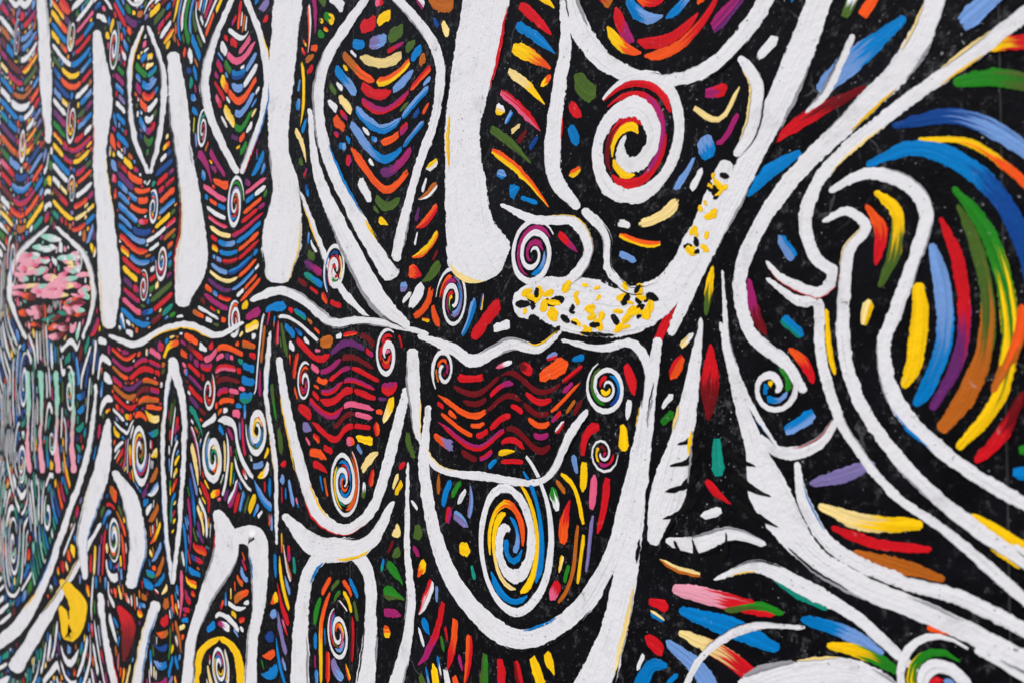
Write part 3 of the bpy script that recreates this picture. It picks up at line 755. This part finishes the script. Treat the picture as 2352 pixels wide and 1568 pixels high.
# thin dry scrapes of colour and grey dragged along the white bands
for it in list(hand):
    st = it[1][0]
    if st.col is not WHT or it[0] == 'spiral': continue
    n = len(st.cen)
    for q in range(random.choice((2, 3, 4, 4, 5))):
        i0 = random.randint(0, max(1, n - 12)); i1 = min(n, i0 + random.randint(10, 40))
        if i1 - i0 < 6: continue
        f_ = random.choice((-0.95, -0.88, -0.78, 0.78, 0.88, 0.95))
        sg = np.where(f_ > 0, 1, -1)
        edge = st.le[i0:i1] if sg > 0 else st.ri[i0:i1]
        c = st.cen[i0:i1] + (edge - st.cen[i0:i1]) * abs(f_)
        wid = np.hypot(*(st.le[i0:i1] - st.ri[i0:i1]).T)
        k = random.choice(['black', 'black', 'black', 'black', 'grey', 'grey', 'grey', 'yellow', 'blue', 'red', 'cream'])
        hh = np.minimum(wid * random.uniform(0.05, 0.12), 0.006) * np.sin(np.linspace(0.15, math.pi - 0.15, i1 - i0))
        scrapes.append(strip_metric(c, hh, col=P[k], layer=5, dry=random.choice((0.2, 0.3, 0.35)), dry_end=0.2, thick=0.0001))

# ------------------------------------------------------------------ direction field: tangent of the nearest painted line
seed_id = -np.ones((GZ, GX), np.int64)
PTS, TAN, MODE = [], [], []
for pts, mode in curves:
    d = np.gradient(pts, axis=0); d /= np.maximum(np.hypot(d[:, 0], d[:, 1]), 1e-9)[:, None]
    for k in range(len(pts)):
        i, j = int(pts[k, 1] / G), int((pts[k, 0] - S0) / G)
        if 0 <= i < GZ and 0 <= j < GX:
            seed_id[i, j] = len(PTS)
        PTS.append(pts[k]); TAN.append(d[k]); MODE.append(mode == 'rib')
PTS, TAN, MODE = np.array(PTS), np.array(TAN), np.array(MODE)
yy, xx = np.mgrid[0:GZ, 0:GX]
cs_, ch_ = S0 + (xx + 0.5) * G, (yy + 0.5) * G
step = 1024
best = seed_id.copy()
bd = np.where(best >= 0, 0.0, 1e9)
while step >= 1:
    for dy in (-step, 0, step):
        for dx in (-step, 0, step):
            if dx == 0 and dy == 0: continue
            src = -np.ones_like(best)
            y0, y1, x0, x1 = max(0, dy), min(GZ, GZ + dy), max(0, dx), min(GX, GX + dx)
            if y0 >= y1 or x0 >= x1: continue
            src[y0 - dy:y1 - dy, x0 - dx:x1 - dx] = best[y0:y1, x0:x1]
            ok = src >= 0
            q = PTS[np.where(ok, src, 0)]
            dd = np.where(ok, (q[..., 0] - cs_) ** 2 + (q[..., 1] - ch_) ** 2, 1e9)
            m = dd < bd
            best = np.where(m, src, best); bd = np.where(m, dd, bd)
    step //= 2
dist = np.sqrt(bd)
T = TAN[best]; Q = PTS[best]
side = np.sign(T[..., 0] * (ch_ - Q[..., 1]) - T[..., 1] * (cs_ - Q[..., 0]))
side[side == 0] = 1
ang = np.arctan2(T[..., 1], T[..., 0])
ribm = MODE[best] & (dist < 0.16)
swing = np.radians(58) + (dist / 0.16) * np.radians(-26)
ang = np.where(ribm, ang + side * swing, ang)
# blur the doubled angle so strokes bend instead of kinking
cx2, sy2 = np.cos(2 * ang), np.sin(2 * ang)
def blur(A, r):
    for ax in (0, 1):
        Z = np.cumsum(np.insert(np.pad(A, [(r + 1, r) if a == ax else (0, 0) for a in (0, 1)], mode='edge'), 0, 0, axis=ax), axis=ax)
        A = (np.take(Z, range(2 * r + 2, Z.shape[ax]), axis=ax) - np.take(Z, range(1, Z.shape[ax] - 2 * r - 1), axis=ax)) / (2 * r + 1)
    return A
cx2, sy2 = blur(blur(cx2, 3), 3), blur(blur(sy2, 3), 3)
cx2, sy2 = cx2[:GZ, :GX], sy2[:GZ, :GX]
ang = 0.5 * np.arctan2(sy2, cx2)
FX, FY = np.cos(ang), np.sin(ang)

def trace(s, h, hw, L):
    """a line through (s, h) along the field while the wall is free"""
    halves = []
    for sg in (1, -1):
        x, y = s, h
        i, j = int(y / G), int((x - S0) / G)
        dx, dy = FX[i, j] * sg, FY[i, j] * sg
        out = []; run = 0.0
        while run < L * 0.5:
            x += dx * 0.008; y += dy * 0.008; run += 0.008
            if not (free(x, y) and free(x - dy * hw, y + dx * hw) and free(x + dy * hw, y - dx * hw)): break
            out.append((x, y))
            i, j = int(y / G), int((x - S0) / G)
            fx, fy = FX[i, j], FY[i, j]
            if fx * dx + fy * dy < 0: fx, fy = -fx, -fy
            if fx * dx + fy * dy < 0.55: break
            dx, dy = 0.6 * dx + 0.4 * fx, 0.6 * dy + 0.4 * fy
            m = math.hypot(dx, dy); dx /= m; dy /= m
        halves.append(out)
    return np.array(halves[1][::-1] + [(s, h)] + halves[0])

def fill(spacing, hw0, hw1, gap, L0, L1, Lmin, white=0.0, small=False, near=False, edge_gap=0.0):
    ns, nh = int(NPAN * PANEL / spacing), int(WH / spacing)
    ids = np.arange(ns * nh); np.random.shuffle(ids)
    for q in ids:
        s = S0 + (q % ns + random.random()) * spacing; h = (q // ns + random.random()) * spacing
        if not free(s, h): continue
        px = pix(s, h)
        inside = -150 < px[0] < 2500 and -200 < px[1] < 1768
        if near and px[0] < 1050: continue
        hw = random.uniform(hw0, hw1)
        if not inside: hw *= 1.25
        elif px[0] < 270:
            if small and random.random() < 0.6: continue
            hw *= 1.85
            if white > 0.9 and random.random() < 0.6: continue
        big = 1.3 if inside and px[0] > 1650 and Lmin > 0.05 and not near else 1.0
        hw *= big
        pts = trace(s, h, hw + edge_gap, random.uniform(L0, L1) * big)
        if len(pts) < 3: continue
        L = 0.008 * (len(pts) - 1)
        if L < Lmin: continue
        n = int(min(26, max(6, L / 0.009)))
        pts = spline(pts, n)
        t = np.linspace(0, 1, n)
        b0, b1 = random.choice(((0.8, 0.25), (0.25, 0.8), (0.75, 0.7), (0.85, 0.4)))
        prof = np.minimum(1, np.minimum(t * random.uniform(2, 9) + b0, (1 - t) * random.uniform(2, 9) + b1)) * (1 + 0.18 * np.sin(t * 4 + random.uniform(0, 6)))
        isw = random.random() < (white if px[0] > 270 or white > 0.9 else 0.04)
        if isw: st = strip_metric(pts, hw * prof, col=WHT, layer=1, dry_end=0.3, dry=random.choice((0, 0, 0.08, 0.2)))
        else:
            k = random.choice(palette(*px)); k2 = None
            if random.random() < 0.42: k2 = P[NEXT[k]] if random.random() < 0.7 else (WHT if random.random() < 0.5 else P[random.choice(MIXED)])
            v = random.uniform(0.85, 1.12)
            st = strip_metric(pts, hw * prof, col=tuple(c * v for c in P[k]), col2=k2, across=random.random() < 0.5, layer=1, dry_end=0.3, dry=random.choice((0, 0, 0, 0.1, 0.22)))
        for p, e in zip(pts, prof): mark(p, hw * min(1, e) + gap * (2.4 if px[0] < 270 else 1))
        a = 0.0
        for i in (0, n // 2, n - 1):
            m = pix(*pts[i]); a = a or (0 < m[0] < 2352 and 0 < m[1] < 1568)
        area = L * hw / max(0.3, (pts[n // 2, 0] ** 2 + CAM_D ** 2)) if a else 0
        (fill_w if isw else fill_c).append((area, st))

fill(0.025, 0.0050, 0.0095, 0.0028, 0.25, 0.9, 0.11, white=1.0, edge_gap=0.013)
fill(0.012, 0.0110, 0.0160, 0.0026, 0.16, 0.40, 0.075, white=0.05, near=True)
fill(0.013, 0.0085, 0.0120, 0.0026, 0.14, 0.34, 0.055, white=0.05)
fill(0.010, 0.0065, 0.0090, 0.0024, 0.08, 0.24, 0.032, white=0.10)
fill(0.008, 0.0036, 0.0062, 0.0022, 0.04, 0.14, 0.017, white=0.16, small=True)


# ------------------------------------------------------------------ everything painted becomes parts of the wall
loose = []
for it in hand:
    name, strips, label = it[0], it[1], it[2]
    if name == 'brush_stroke':
        st = strips[0]; c = st.cen[len(st.cen) // 2]; a = pix(*c)
        seen = 0 < a[0] < 2352 and 0 < a[1] < 1568
        wd = float(np.mean(np.hypot(*(st.le - st.ri).T))); ln = float(np.sum(np.hypot(*np.diff(st.cen, axis=0).T)))
        loose.append((0.5 * wd * ln / max(0.3, c[0] ** 2 + CAM_D ** 2) if seen else 0, st))
        continue
    o = build_strips(name, strips, M_WHITE if strips[0].col is WHT else M_COL, root, label=label)
    for st in (it[3] if len(it) > 3 else ()):
        build_strips('colour_strand', [st], M_COL, o)
for lst, name, mass, mat, room in ((fill_w, 'white_line', 'white_line_work', M_WHITE, 280), (fill_c + loose, 'brush_stroke', 'brush_work', M_COL, 298)):
    lst.sort(key=lambda q: -q[0])
    for a, st in lst[:room]: build_strips(name, [st], mat, root)
    if lst[room:]: build_strips(mass, [st for a, st in lst[room:]], mat, root, kind='stuff')
if scrapes: build_strips('paint_scrape', scrapes, M_COL, root, kind='stuff')
print("TRIS", sum(len(o.data.polygons) for o in C.objects if o.type == "MESH") * 2, "strokes", len(fill_w), len(fill_c), "hand", len(hand))
